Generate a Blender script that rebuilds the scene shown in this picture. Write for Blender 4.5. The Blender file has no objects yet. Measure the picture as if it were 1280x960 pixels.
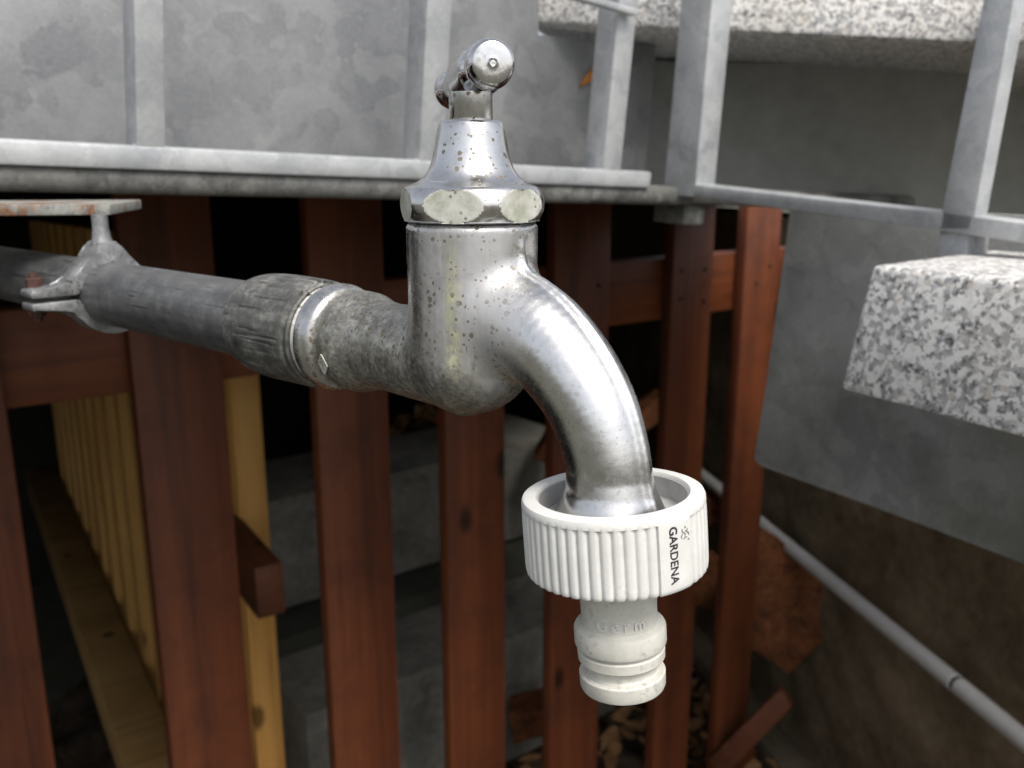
import bpy, bmesh, math, random
import numpy as np
from mathutils import Vector, Matrix
random.seed(7); rng = np.random.default_rng(7)
SC = bpy.context.scene
COL = SC.collection
rad = math.radians

# ------------------------------------------------------------------ camera, sky, sun, exposure
CAMZ = 1.20                                    # camera height above the ground
TH = rad(13.4)                                 # camera looks down by this much
FPX = 1100.0                                   # focal length in photo pixels (1280 wide)
cd = bpy.data.cameras.new('camera'); cam = bpy.data.objects.new('camera', cd); COL.objects.link(cam)
cam.location = (0, 0, CAMZ); cam.rotation_euler = (math.pi/2 - TH, 0, 0)
cd.sensor_width = 36; cd.lens = FPX/1280*36; cd.clip_start = .01; cd.clip_end = 2000
cd.dof.use_dof = True; cd.dof.focus_distance = .168; cd.dof.aperture_fstop = 29
SC.camera = cam

SUN_EL, SUN_AZ = rad(56), rad(150)             # azimuth clockwise from +Y: behind the camera, to its right
w = bpy.data.worlds.new('World'); SC.world = w; w.use_nodes = True
nt = w.node_tree; bg = nt.nodes['Background']
sky = nt.nodes.new('ShaderNodeTexSky'); sky.sky_type = 'NISHITA'; sky.sun_disc = False
sky.sun_elevation = SUN_EL; sky.sun_rotation = SUN_AZ; sky.dust_density = 4; sky.air_density = 1.0
hs = nt.nodes.new('ShaderNodeHueSaturation'); hs.inputs['Saturation'].default_value = .35
nt.links.new(sky.outputs[0], hs.inputs['Color']); nt.links.new(hs.outputs[0], bg.inputs['Color'])
bg.inputs['Strength'].default_value = .15
sl = bpy.data.lights.new('sun', 'SUN'); so = bpy.data.objects.new('sun', sl); COL.objects.link(so)
sl.energy = 2.0; sl.angle = rad(24); sl.color = (1, .945, .86)
sd = Vector((math.sin(SUN_AZ)*math.cos(SUN_EL), math.cos(SUN_AZ)*math.cos(SUN_EL), math.sin(SUN_EL)))
so.rotation_euler = sd.to_track_quat('Z', 'Y').to_euler()
SC.view_settings.view_transform = 'Standard'; SC.view_settings.look = 'None'
SC.view_settings.gamma = 1; SC.view_settings.exposure = .43

# ------------------------------------------------------------------ survey helpers: where a sight line meets a real plane
CAM = np.array([0, 0, CAMZ])
Rv = np.array([1, 0, 0.]); Uv = np.array([0, math.sin(TH), math.cos(TH)]); Wv = np.array([0, math.cos(TH), -math.sin(TH)])
def ray(x, y): return (x-640)/FPX*Rv + (480-y)/FPX*Uv + Wv
def pd(x, y, d): return CAM + ray(x, y)*d
def hit(x, y, P0, n):
    r = ray(x, y); return CAM + r*(np.dot(np.asarray(P0)-CAM, n)/np.dot(r, n))
V = lambda *a: np.array(a, float)
AZ = rad(53)
P = V(math.sin(AZ), math.cos(AZ), 0)           # along the fence, to the right and away
Q = V(-math.cos(AZ), math.sin(AZ), 0)          # through the fence, to the left and away
Zv = V(0, 0, 1)
SU = V(.075, 0, 1); SU /= np.linalg.norm(SU)   # the steelwork leans a little
SP = P + V(0, 0, -.042*P[0]); SP /= np.linalg.norm(SP)
SN = np.cross(SU, SP); SN /= np.linalg.norm(SN)
if np.dot(SN, Q) < 0: SN = -SN                 # into the sheet

# ------------------------------------------------------------------ materials
def mat(name):
    m = bpy.data.materials.new(name); m.use_nodes = True
    t = m.node_tree; b = t.nodes['Principled BSDF']
    return m, t, b
class G:                                       # tiny node-graph builder
    def __init__(s, t): s.t = t
    def n(s, kind, **k):
        nd = s.t.nodes.new(kind)
        for a, v in k.items(): setattr(nd, a, v)
        return nd
    def lk(s, a, b): s.t.links.new(a, b)
    def co(s, scale=(1, 1, 1), rot=(0, 0, 0), loc=(0, 0, 0), rnd=False):
        c = s.n('ShaderNodeTexCoord'); m = s.n('ShaderNodeMapping')
        m.inputs['Scale'].default_value = scale; m.inputs['Rotation'].default_value = rot; m.inputs['Location'].default_value = loc
        s.lk(c.outputs['Object'], m.inputs[0])
        if rnd:
            oi = s.n('ShaderNodeObjectInfo'); mu = s.n('ShaderNodeVectorMath', operation='SCALE')
            cx = s.n('ShaderNodeCombineXYZ')
            for i in range(3): s.lk(oi.outputs['Random'], cx.inputs[i])
            s.lk(cx.outputs[0], mu.inputs[0]); mu.inputs['Scale'].default_value = 37.0
            ad = s.n('ShaderNodeVectorMath', operation='ADD')
            s.lk(m.outputs[0], ad.inputs[0]); s.lk(mu.outputs[0], ad.inputs[1]); return ad.outputs[0]
        return m.outputs[0]
    def noise(s, vec, scale, detail=4, rough=.6, dist=0):
        n = s.n('ShaderNodeTexNoise'); s.lk(vec, n.inputs['Vector'])
        n.inputs['Scale'].default_value = scale; n.inputs['Detail'].default_value = detail
        n.inputs['Roughness'].default_value = rough; n.inputs['Distortion'].default_value = dist
        return n.outputs['Fac']
    def vor(s, vec, scale, out='Distance', feat='F1', rand=1):
        n = s.n('ShaderNodeTexVoronoi', feature=feat); s.lk(vec, n.inputs['Vector'])
        n.inputs['Scale'].default_value = scale; n.inputs['Randomness'].default_value = rand
        return n.outputs[out]
    def ramp(s, fac, stops, interp='LINEAR'):
        r = s.n('ShaderNodeValToRGB'); r.color_ramp.interpolation = interp
        e = r.color_ramp.elements
        while len(e) < len(stops): e.new(.5)
        for el, (p, c) in zip(e, stops):
            el.position = p; el.color = (c, c, c, 1) if not isinstance(c, tuple) else (*c, 1)
        s.lk(fac, r.inputs[0]); return r.outputs[0]
    def mix(s, fac, a, b, blend='MIX'):
        m = s.n('ShaderNodeMix', data_type='RGBA', blend_type=blend)
        for sock, v in ((m.inputs[0], fac), (m.inputs[6], a), (m.inputs[7], b)):
            if hasattr(v, 'is_output'): s.lk(v, sock)
            elif isinstance(v, tuple): sock.default_value = (*v, 1)
            else: sock.default_value = v if sock.name == 'Factor' else (v, v, v, 1)
        return m.outputs[2]
    def ma(s, op, a, b=0.0, c=0.0, clamp=False):
        m = s.n('ShaderNodeMath', operation=op, use_clamp=clamp)
        for i, v in enumerate((a, b, c)):
            if hasattr(v, 'is_output'): s.lk(v, m.inputs[i])
            else: m.inputs[i].default_value = v
        return m.outputs[0]
    def mr(s, v, a, b_, lo=0.0, hi=1.0):
        n = s.n('ShaderNodeMapRange', clamp=True); s.lk(v, n.inputs[0])
        for i, q in enumerate((a, b_, lo, hi)): n.inputs[i+1].default_value = q
        return n.outputs[0]
    def bump(s, b, h, strength, dist):
        n = s.n('ShaderNodeBump'); n.inputs['Strength'].default_value = strength; n.inputs['Distance'].default_value = dist
        s.lk(h, n.inputs['Height']); s.lk(n.outputs[0], b.inputs['Normal'])
def setb(g, b, **k):
    names = dict(col='Base Color', metal='Metallic', rough='Roughness', spec='Specular IOR Level')
    for a, v in k.items():
        s = b.inputs[names[a]]
        if hasattr(v, 'is_output'): g.lk(v, s)
        elif isinstance(v, tuple): s.default_value = (*v, 1)
        else: s.default_value = v

def mk_galv(name, lo, hi, scale=1.0, metal=.35, rough=.5, stain=None):
    m, t, b = mat(name); g = G(t)
    v = g.co(rnd=True)
    dv = g.n('ShaderNodeVectorMath', operation='ADD')
    nn = g.n('ShaderNodeTexNoise'); g.lk(v, nn.inputs['Vector']); nn.inputs['Scale'].default_value = 55*scale; nn.inputs['Detail'].default_value = 5
    sc = g.n('ShaderNodeVectorMath', operation='SCALE'); g.lk(nn.outputs['Color'], sc.inputs[0]); sc.inputs['Scale'].default_value = .035/scale
    g.lk(v, dv.inputs[0]); g.lk(sc.outputs[0], dv.inputs[1])
    big = g.vor(dv.outputs[0], 38*scale, 'Color')
    bw = g.n('ShaderNodeSeparateColor'); g.lk(big, bw.inputs[0])
    cloud = g.noise(v, 14*scale, 5, .65)
    fine = g.noise(v, 420, 3, .7)
    sp2 = g.n('ShaderNodeSeparateColor'); g.lk(g.vor(dv.outputs[0], 70*scale, 'Color'), sp2.inputs[0])
    a = g.ma('MULTIPLY', bw.outputs[0], .085); a = g.ma('MULTIPLY_ADD', sp2.outputs[0], .12, a); a = g.ma('MULTIPLY_ADD', cloud, .42, a)
    a = g.ma('MULTIPLY_ADD', fine, .22, a)
    c = g.ramp(a, [(.29, lo), (.57, hi)])
    flake = g.ramp(g.vor(v, 170), [(.10, 1.0), (.2, 0.0)])
    fm = g.ma('MULTIPLY', flake, g.ramp(g.noise(v, 24, 2), [(.52, 0.0), (.66, .35)]))
    c = g.mix(fm, c, tuple(min(1, x*1.5) for x in hi))
    rs = g.ramp(g.vor(v, 9), [(.025, .8), (.045, 0.0)])
    c = g.mix(rs, c, (.26, .12, .04))
    if stain:
        c = g.mix(g.ramp(g.noise(v, 9*scale, 5, .7), [(.5, 0.0), (.68, .7)]), c, stain)
    setb(g, b, col=c, metal=metal, rough=g.ramp(cloud, [(.3, rough-.1), (.7, rough+.12)]))
    g.bump(b, g.ma('ADD', fine, cloud), .25, .0006)
    return m

def mk_wood(name, dark, mid, light, rough=.55, ax=2, gscale=1.0, wear=.25):
    m, t, b = mat(name); g = G(t)
    s = [70*gscale]*3; s[ax] = 2.2*gscale
    v = g.co(scale=tuple(s), rnd=True); v2 = g.co(rnd=True)
    gr = g.noise(v, 1.0, 6, .65, .6)
    s2 = [14*gscale]*3; s2[ax] = .9*gscale
    band = g.noise(g.co(scale=tuple(s2), rnd=True), 1.0, 3, .5, .4)
    blot = g.noise(v2, 9, 5, .7)
    f = g.ma('MULTIPLY_ADD', gr, .5, g.ma('MULTIPLY', band, .5))
    c = g.ramp(f, [(.3, dark), (.5, mid), (.72, light)])
    c = g.mix(g.ramp(blot, [(.48, 0.0), (.72, wear)]), c, tuple(x*.45 for x in dark))
    s3 = [160*gscale]*3; s3[ax] = 3.0*gscale
    crk = g.ramp(g.noise(g.co(scale=tuple(s3), rnd=True), 1.0, 3, .5, .3), [(.62, 0.0), (.69, .5)])
    crk = g.ma('MULTIPLY', crk, g.ramp(g.noise(v2, 7, 2), [(.42, 0.0), (.58, 1.0)]))
    c = g.mix(crk, c, tuple(x*.5 for x in dark))
    kv = g.co(scale=(9, 9, 5), rnd=True)
    kn = g.ramp(g.vor(kv, 1.0), [(.07, .85), (.13, 0.0)])
    c = g.mix(kn, c, tuple(x*.18 for x in dark))
    setb(g, b, col=c, rough=g.ramp(blot, [(.3, rough-.08), (.7, rough+.12)]), spec=.35)
    g.bump(b, f, .3, .0012)
    return m

def mk_granite(name):
    m, t, b = mat(name); g = G(t)
    v = g.co(rnd=True)
    dn = g.n('ShaderNodeTexNoise'); g.lk(v, dn.inputs['Vector']); dn.inputs['Scale'].default_value = 260; dn.inputs['Detail'].default_value = 3
    sc = g.n('ShaderNodeVectorMath', operation='SCALE'); g.lk(dn.outputs['Color'], sc.inputs[0]); sc.inputs['Scale'].default_value = .004
    dv = g.n('ShaderNodeVectorMath', operation='ADD'); g.lk(v, dv.inputs[0]); g.lk(sc.outputs[0], dv.inputs[1])
    cell = g.n('ShaderNodeSeparateColor'); g.lk(g.vor(dv.outputs[0], 430, 'Color'), cell.inputs[0])
    cell2 = g.n('ShaderNodeSeparateColor'); g.lk(g.vor(dv.outputs[0], 700, 'Color'), cell2.inputs[0])
    fel = g.ramp(cell.outputs[0], [(.0, (.80, .79, .77)), (.45, (.68, .67, .655)), (.55, (.40, .40, .405)), (.84, (.26, .26, .265)), (.93, (.58, .53, .47))], 'CONSTANT')
    dk = g.ramp(g.noise(v, 190, 3, .6), [(.50, 0.0), (.58, .85)])
    dk2 = g.ramp(cell2.outputs[1], [(.42, 1.0), (.5, 0.0)])
    c = g.mix(g.ma('MULTIPLY', dk, dk2), fel, (.045, .045, .05))
    c = g.mix(g.ramp(g.noise(v, 420, 3), [(.46, 0.0), (.62, .35)]), c, (.76, .75, .73))
    c = g.mix(g.ramp(g.noise(v, 11, 4), [(.5, 0.0), (.75, .35)]), c, (.42, .36, .28))
    setb(g, b, col=c, rough=.62, spec=.4)
    g.bump(b, g.noise(v, 300, 3), .3, .0008)
    return m

def mk_rough(name, stops, scale, rough=.9, bump=.6, bd=.01, fine=60):
    m, t, b = mat(name); g = G(t)
    v = g.co(rnd=True)
    f = g.ma('MULTIPLY_ADD', g.noise(v, scale, 6, .7), .7, g.ma('MULTIPLY', g.noise(v, fine, 4, .7), .3))
    setb(g, b, col=g.ramp(f, stops), rough=rough, spec=.25)
    g.bump(b, f, bump, bd)
    return m

M = {}
M['sheet'] = mk_galv('galvanised_sheet', (.165, .172, .184), (.32, .325, .332), .8, .25, .5)
M['bar'] = mk_galv('galvanised_bar', (.33, .345, .36), (.54, .55, .56), 1.6, .25, .48)
M['edge'] = mk_galv('weathered_zinc', (.07, .07, .066), (.27, .27, .255), 2.2, .3, .55, stain=(.10, .10, .09))
M['plate'] = mk_galv('dull_zinc_plate', (.19, .195, .195), (.33, .335, .33), .8, .2, .55, stain=(.10, .10, .075))
M['redwood'] = mk_wood('red_stained_wood', (.048, .014, .007), (.118, .033, .0125), (.185, .056, .020), .5, wear=.5)
M['redrail'] = mk_wood('red_stained_rail', (.055, .015, .007), (.135, .037, .0125), (.20, .062, .020), .5, ax=0, wear=.4)
M['redend'] = mk_wood('red_stained_end', (.05, .016, .008), (.10, .032, .014), (.15, .05, .023), .6, ax=1)
M['pine'] = mk_wood('bare_pine', (.66, .31, .075), (.86, .47, .135), (.92, .60, .24), .6, wear=.06)
M['oldpine'] = mk_wood('weathered_pine', (.32, .165, .045), (.52, .29, .085), (.64, .40, .14), .7, wear=.2)
M['beam'] = mk_wood('weathered_beam', (.19, .11, .038), (.33, .20, .072), (.43, .28, .12), .7, ax=0, wear=.25)
M['granite'] = mk_granite('speckled_granite')
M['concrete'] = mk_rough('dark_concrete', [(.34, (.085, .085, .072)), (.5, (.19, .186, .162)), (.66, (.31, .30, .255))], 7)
M['shaded_step'] = mk_rough('shaded_concrete', [(.3, (.035, .035, .027)), (.5, (.058, .058, .046)), (.72, (.095, .095, .078))], 5, bump=.3, bd=.004)  # darker copy of the step concrete, shade on the middle block put into its colour
M['riser'] = mk_rough('grey_riser_panel', [(.3, (.20, .20, .185)), (.5, (.29, .29, .27)), (.72, (.38, .38, .36))], 5, bump=.3, bd=.004)
M['black'] = mk_rough('shade_black_wall', [(.3, (.010, .010, .009)), (.7, (.028, .027, .022))], 5)  # near-black tone stands for the deep shade under the platform
M['stone'] = mk_rough('brown_rubble_stone', [(.36, (.070, .052, .032)), (.5, (.15, .115, .072)), (.66, (.24, .19, .125))], 5, bump=.8)
M['mortar'] = mk_rough('old_mortar', [(.3, (.075, .060, .040)), (.7, (.19, .155, .11))], 12)
M['brick'] = mk_rough('broken_terracotta', [(.35, (.045, .018, .009)), (.5, (.13, .045, .016)), (.68, (.21, .08, .03))], 40, fine=160, bd=.004)
M['soil'] = mk_rough('leafy_soil', [(.3, (.018, .014, .010)), (.5, (.05, .038, .026)), (.7, (.12, .085, .05))], 14, fine=70, bd=.03)
M['ground'] = mk_rough('grass_and_gravel', [(.3, (.045, .050, .030)), (.5, (.085, .084, .066)), (.7, (.14, .135, .115))], .8, fine=25)
M['leaf'] = mk_rough('dead_leaf', [(.3, (.10, .05, .02)), (.5, (.20, .11, .05)), (.7, (.30, .19, .09))], 30, fine=90, bd=.001)
M['leaf_orange'] = mk_rough('orange_dry_leaf', [(.3, (.28, .10, .02)), (.6, (.50, .21, .05))], 120, fine=300, bd=.0005)
M['conduit'] = mk_rough('grey_plastic_pipe', [(.3, (.42, .42, .42)), (.7, (.56, .56, .55))], 14, rough=.45, bump=.1, bd=.001)
M['dark'] = mk_rough('dark_rubber', [(.3, (.03, .03, .03)), (.7, (.06, .06, .055))], 40)
M['screw'] = mk_rough('dark_screw', [(.3, (.012, .010, .009)), (.7, (.03, .025, .02))], 400, rough=.6)

# tap metals -------------------------------------------------------------
def mk_chrome(name, body=False, rough=.2, dirt=.5, spots=.6):
    m, t, b = mat(name); g = G(t)
    v = g.co()
    cl = g.noise(v, 90, 6, .7); fine = g.noise(v, 900, 4, .75); mid = g.noise(v, 260, 4, .7)
    col = g.ramp(cl, [(.3, (.56, .555, .555)), (.7, (.76, .755, .75))])
    rgh = g.ramp(g.ma('MULTIPLY_ADD', fine, .5, g.ma('MULTIPLY', cl, .5)), [(.35, rough-.05), (.65, rough+.12)])
    met = 1.0
    sp = g.vor(v, 820, 'Distance'); spc = g.n('ShaderNodeSeparateColor'); g.lk(g.vor(v, 820, 'Color'), spc.inputs[0])
    size = g.ma('MULTIPLY', g.ramp(spc.outputs[0], [(.1, .05), (.8, .24), (1.0, .46)]), 1.0)
    spot = g.ma('LESS_THAN', g.ma('MULTIPLY_ADD', g.noise(v, 1500, 3), .7, sp), g.ma('ADD', size, .40))
    area = g.ramp(g.noise(v, 150, 3), [(.42, 0.0), (.52, 1.0)])
    spot = g.ma('MULTIPLY', g.ma('MULTIPLY', spot, area), spots)
    if body:
        xyz = g.n('ShaderNodeSeparateXYZ'); g.lk(v, xyz.inputs[0])
        u = g.ma('MULTIPLY_ADD', xyz.outputs[0], .749, g.ma('MULTIPLY', xyz.outputs[1], .662))   # across the front of the body
        fr = g.ma('MULTIPLY_ADD', xyz.outputs[0], .662, g.ma('MULTIPLY', xyz.outputs[1], -.749))
        z = xyz.outputs[2]
        # dull rough zinc on the inlet and under the body; bright plate on the spout
        inlet = g.mr(g.ma('MULTIPLY_ADD', g.ma('SUBTRACT', cl, .5), .012, g.ma('MULTIPLY', xyz.outputs[0], -1)), .008, .014)
        low = g.mr(g.ma('MULTIPLY_ADD', g.ma('SUBTRACT', cl, .5), .035, g.ma('MULTIPLY', z, -1)), .027, .039)
        near = g.mr(xyz.outputs[0], .006, .016, 1.0, 0.0)
        dull = g.ma('MAXIMUM', inlet, g.ma('MULTIPLY', low, near))
        dull = g.ma('MULTIPLY', dull, g.mr(g.ma('MULTIPLY_ADD', g.ma('SUBTRACT', cl, .5), .002, xyz.outputs[0]), -.0414, -.0402, .12, 1.0))
        speck = g.ramp(g.ma('MULTIPLY_ADD', fine, .6, g.ma('MULTIPLY', mid, .4)), [(.40, (.13, .125, .105)), (.52, (.27, .265, .235)), (.65, (.50, .49, .43))])
        col = g.mix(g.ma('MULTIPLY', dull, .9), col, speck)
        rgh = g.mix(dull, rgh, g.ramp(fine, [(.4, .3), (.65, .52)]))
        # limescale bloom on the front of the body with a yellow-green run down it
        mk = g.mr(g.ma('ABSOLUTE', g.ma('ADD', u, .0005)), .005, .0115, 1.0, 0.0)
        zz = g.mr(z, -.042, -.030)
        fm = g.mr(fr, .002, .008)
        bloom = g.ma('MULTIPLY', g.ma('MULTIPLY', mk, zz), fm)
        bl = g.ma('MULTIPLY', bloom, g.ramp(cl, [(.35, .45), (.6, .85)]))
        col = g.mix(bl, col, (.42, .42, .43)); rgh = g.mix(bl, rgh, .5)
        run = g.mr(g.ma('ABSOLUTE', g.ma('MULTIPLY_ADD', g.ma('SUBTRACT', cl, .5), .003, g.ma('ADD', u, .0033))), .0005, .0024, 1.0, 0.0)
        zr = g.ma('MULTIPLY', g.mr(z, -.043, -.036), g.mr(z, -.009, -.02))
        rr = g.ma('MULTIPLY', g.ma('MULTIPLY', run, zr), g.ma('MULTIPLY', fm, g.ramp(g.noise(v, 330, 5, .8), [(.40, .05), (.58, .95)])))
        col = g.mix(rr, col, (.58, .575, .38))
        stk = g.ramp(g.noise(g.co(scale=(420, 420, 35)), 1.0, 4, .7), [(.38, .72), (.62, 1.0)])
        col = g.mix(g.ma('MULTIPLY', near, .9), col, g.mix(1.0, col, stk, 'MULTIPLY'))
        scr = g.ramp(g.noise(g.co(scale=(900, 900, 60), rot=(.4, .2, .3)), 1.0, 2, .5), [(.64, 0.0), (.67, 1.0)])
        scr = g.ma('MULTIPLY', scr, g.ma('MULTIPLY', g.ramp(g.noise(v, 95, 2), [(.5, 0.0), (.6, .7)]), g.mr(xyz.outputs[0], .012, .02, 1.0, .2)))
        col = g.mix(scr, col, (.22, .21, .18))
        met = g.ma('SUBTRACT', 1.0, g.ma('MULTIPLY', g.ma('MAXIMUM', bl, rr), .75))
        met = g.ma('MULTIPLY', met, g.ma('SUBTRACT', 1.0, g.ma('MULTIPLY', dull, .35)))
    if body: spot = g.ma('MULTIPLY', spot, g.mr(xyz.outputs[0], .010, .022, 1.0, .25))
    col = g.mix(g.ma('MULTIPLY', g.ramp(mid, [(.52, 0.0), (.7, 1.0)]), dirt), col, (.40, .39, .34))
    col = g.mix(spot, col, (.15, .125, .075)); rgh = g.mix(spot, rgh, .7)
    setb(g, b, col=col, rough=rgh, metal=met)
    g.bump(b, g.ma('MULTIPLY_ADD', fine, .3, g.ma('MULTIPLY_ADD', mid, .35, g.ma('MULTIPLY', spot, -.6))), .13, .0004)
    if body:
        bn = [n for n in t.nodes if n.type == 'BUMP'][0]; g.lk(g.mr(xyz.outputs[0], .012, .024, .3, .09), bn.inputs['Strength'])
    return m
M['tapbody'] = mk_chrome('pitted_chrome_body', True, .2, .35, .85)
M['chrome'] = mk_chrome('pitted_chrome', False, .17, .3, .8)
M['bright'] = mk_chrome('bright_chrome', False, .09, .08, .2)
def mk_dullpatch():
    m, t, b = mat('limescaled_flat'); g = G(t); v = g.co()
    c = g.ramp(g.noise(v, 180, 5, .7), [(.38, (.40, .41, .33)), (.6, (.62, .62, .57))])
    sp = g.ramp(g.vor(v, 620), [(.14, 1.0), (.24, 0.0)])
    c = g.mix(g.ma('MULTIPLY', sp, g.ramp(g.noise(v, 200, 1), [(.5, 0.0), (.6, .9)])), c, (.16, .14, .08))
    setb(g, b, col=c, rough=.5, metal=.3); g.bump(b, g.noise(v, 900, 3), .2, .0003); return m
M['flat'] = mk_dullpatch()
def mk_iron(name, lo, mid, hi, rough, metal):
    m, t, b = mat(name); g = G(t); v = g.co()
    st = g.co(scale=(60, 500, 500))
    n1 = g.noise(v, 110, 6, .72); n2 = g.noise(st, 1.0, 4, .6); n3 = g.noise(v, 800, 3, .7)
    f = g.ma('MULTIPLY_ADD', n1, .6, g.ma('MULTIPLY_ADD', n2, .2, g.ma('MULTIPLY', n3, .2)))
    c = g.ramp(f, [(.36, lo), (.5, mid), (.66, hi)])
    sc = g.ramp(g.noise(g.co(scale=(25, 900, 900)), 1.0, 2, .5), [(.60, 0.0), (.63, .85)])
    sc = g.ma('MULTIPLY', sc, g.ramp(g.noise(v, 55, 2), [(.5, 0.0), (.6, 1.0)]))
    c = g.mix(sc, c, tuple(x*.3 for x in lo))
    setb(g, b, col=c, rough=g.ramp(f, [(.35, rough-.1), (.65, rough+.15)]), metal=metal)
    g.bump(b, g.ma('SUBTRACT', f, sc), .35, .0006); return m
M['pipe'] = mk_iron('grey_zinc_pipe', (.065, .067, .07), (.115, .118, .12), (.21, .21, .205), .42, .4)
M['socket'] = mk_iron('dark_malleable_iron', (.05, .05, .047), (.115, .115, .108), (.34, .335, .31), .45, .4)
M['clamp'] = mk_iron('knobbly_zinc', (.13, .13, .135), (.24, .245, .25), (.46, .46, .46), .4, .5)
M['hemp'] = mk_iron('thread_sealant', (.22, .22, .20), (.45, .45, .42), (.7, .69, .66), .6, .2)
def mk_rust():
    m, t, b = mat('rusting_zinc'); g = G(t); v = g.co()
    n1 = g.noise(v, 55, 5, .7, .4); n2 = g.noise(v, 500, 4, .7)
    zinc = g.ramp(n2, [(.35, (.17, .175, .16)), (.65, (.32, .325, .30))])
    rust = g.ramp(n2, [(.3, (.05, .022, .012)), (.5, (.15, .062, .025)), (.7, (.28, .13, .055))])
    k = g.ramp(g.ma('MULTIPLY_ADD', n2, .25, g.ma('MULTIPLY', n1, .75)), [(.49, 0.0), (.56, .9)])
    setb(g, b, col=g.mix(k, zinc, rust), rough=.75, metal=.1); g.bump(b, n2, .5, .0008); return m
M['rust'] = mk_rust()
M['rustbolt'] = mk_rough('rusty_bolt', [(.3, (.04, .020, .016)), (.6, (.085, .042, .035))], 400, rough=.8, bd=.0005)
def mk_plastic(name, c0, c1, dirt):
    m, t, b = mat(name); g = G(t); v = g.co()
    n1 = g.noise(v, 120, 5, .7); n2 = g.noise(v, 700, 4, .7)
    c = g.ramp(n1, [(.35, c0), (.65, c1)])
    k = g.ma('MULTIPLY', g.ramp(g.ma('MULTIPLY_ADD', n2, .5, g.ma('MULTIPLY', n1, .5)), [(.55, 0.0), (.66, 1.0)]), dirt)
    c = g.mix(k, c, (.30, .285, .24))
    sp = g.ramp(g.vor(v, 260), [(.035, .9), (.06, 0.0)])
    sp = g.ma('MULTIPLY', sp, g.ramp(g.noise(v, 150, 1), [(.58, 0.0), (.64, 1.0)]))
    c = g.mix(sp, c, (.10, .09, .07))
    setb(g, b, col=c, rough=.42, spec=.4); g.bump(b, n2, .1, .0003)
    b.inputs['Subsurface Weight'].default_value = .12; b.inputs['Subsurface Radius'].default_value = (.001, .0009, .0007); return m
M['plastic'] = mk_plastic('white_plastic', (.60, .60, .575), (.69, .69, .67), .35)
M['plastic_old'] = mk_plastic('soiled_white_plastic', (.50, .49, .44), (.64, .63, .575), .85)
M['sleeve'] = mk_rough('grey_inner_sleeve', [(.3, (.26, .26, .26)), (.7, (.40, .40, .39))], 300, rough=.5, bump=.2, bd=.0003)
M['ink'] = mk_rough('black_print', [(.3, (.02, .02, .025)), (.7, (.05, .05, .055))], 900, rough=.5, bump=0)
M['ink_faded'] = mk_rough('worn_print', [(.3, (.12, .12, .11)), (.7, (.30, .30, .28))], 900, rough=.5, bump=0)

# ------------------------------------------------------------------ object helpers
def thing(name, label, cat, loc=(0, 0, 0), rotz=0, group=None, rot=None):
    o = bpy.data.objects.new(name, None); COL.objects.link(o); o.empty_display_size = .02
    o.location = loc
    if rot is not None: o.rotation_mode = 'QUATERNION'; o.rotation_quaternion = rot
    else: o.rotation_euler = (0, 0, rotz)
    o['label'] = label; o['category'] = cat
    if group: o['group'] = group
    return o
def tag(o, label, cat, group=None):
    o['label'] = label; o['category'] = cat
    if group: o['group'] = group
    return o
def world_of(o):
    m = o.matrix_basis.copy() if o.parent is None else world_of(o.parent) @ o.matrix_basis
    return m
def link(name, me, m, parent=None, smooth=False, kind=None, label=None):
    o = bpy.data.objects.new(name, me); COL.objects.link(o)
    for x in (m if isinstance(m, (list, tuple)) else [m]): me.materials.append(x)
    if parent: o.parent = parent
    if smooth is True: me.polygons.foreach_set('use_smooth', [True]*len(me.polygons))
    elif smooth:
        me.polygons.foreach_set('use_smooth', [True]*len(me.polygons)); me.set_sharp_from_angle(angle=rad(smooth))
    if kind: o['kind'] = kind
    if label: o['label'] = label
    return o
def pydata(vs, fs):
    me = bpy.data.meshes.new('mesh'); me.from_pydata([tuple(map(float, v)) for v in vs], [], [tuple(map(int, f)) for f in fs]); me.update(); return me
def bm_mesh(bm):
    bmesh.ops.recalc_face_normals(bm, faces=bm.faces)
    me = bpy.data.meshes.new('mesh'); bm.to_mesh(me); bm.free(); return me
def prism_bm(pts, ext, bev=0, seg=2, bm=None):
    """solid from a planar outline (3-D points) pushed along ext, edges rounded"""
    own = bm or bmesh.new(); ext = Vector(ext)
    a = [own.verts.new(tuple(p)) for p in pts]; b = [own.verts.new(Vector(tuple(p))+ext) for p in pts]
    fs = [own.faces.new(a), own.faces.new(b[::-1])]
    n = len(a)
    for i in range(n): fs.append(own.faces.new((a[(i+1) % n], a[i], b[i], b[(i+1) % n])))
    if bev:
        es = list({e for f in fs for e in f.edges})
        bmesh.ops.bevel(own, geom=es, offset=bev, segments=seg, affect='EDGES', profile=.5)
    return own
def prism(name, pts, ext, m, parent=None, bev=0, seg=2, smooth=40, local=None, **k):
    """outline in world space; stored in the parent's (or its own) local frame"""
    bm = prism_bm(pts, ext, bev, seg)
    if parent is not None: bmesh.ops.transform(bm, matrix=world_of(parent).inverted(), verts=bm.verts)
    elif local is None:
        c = Vector(tuple(np.mean(np.array(pts), 0)))
        bmesh.ops.translate(bm, vec=-c, verts=bm.verts)
    o = link(name, bm_mesh(bm), m, parent, smooth, **k)
    if parent is None and local is None: o.location = c
    return o
def box_pts(c, ax, ay, hx, hy):
    c, ax, ay = map(np.asarray, (c, ax, ay)); return [c-ax*hx-ay*hy, c+ax*hx-ay*hy, c+ax*hx+ay*hy, c-ax*hx+ay*hy]
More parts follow.
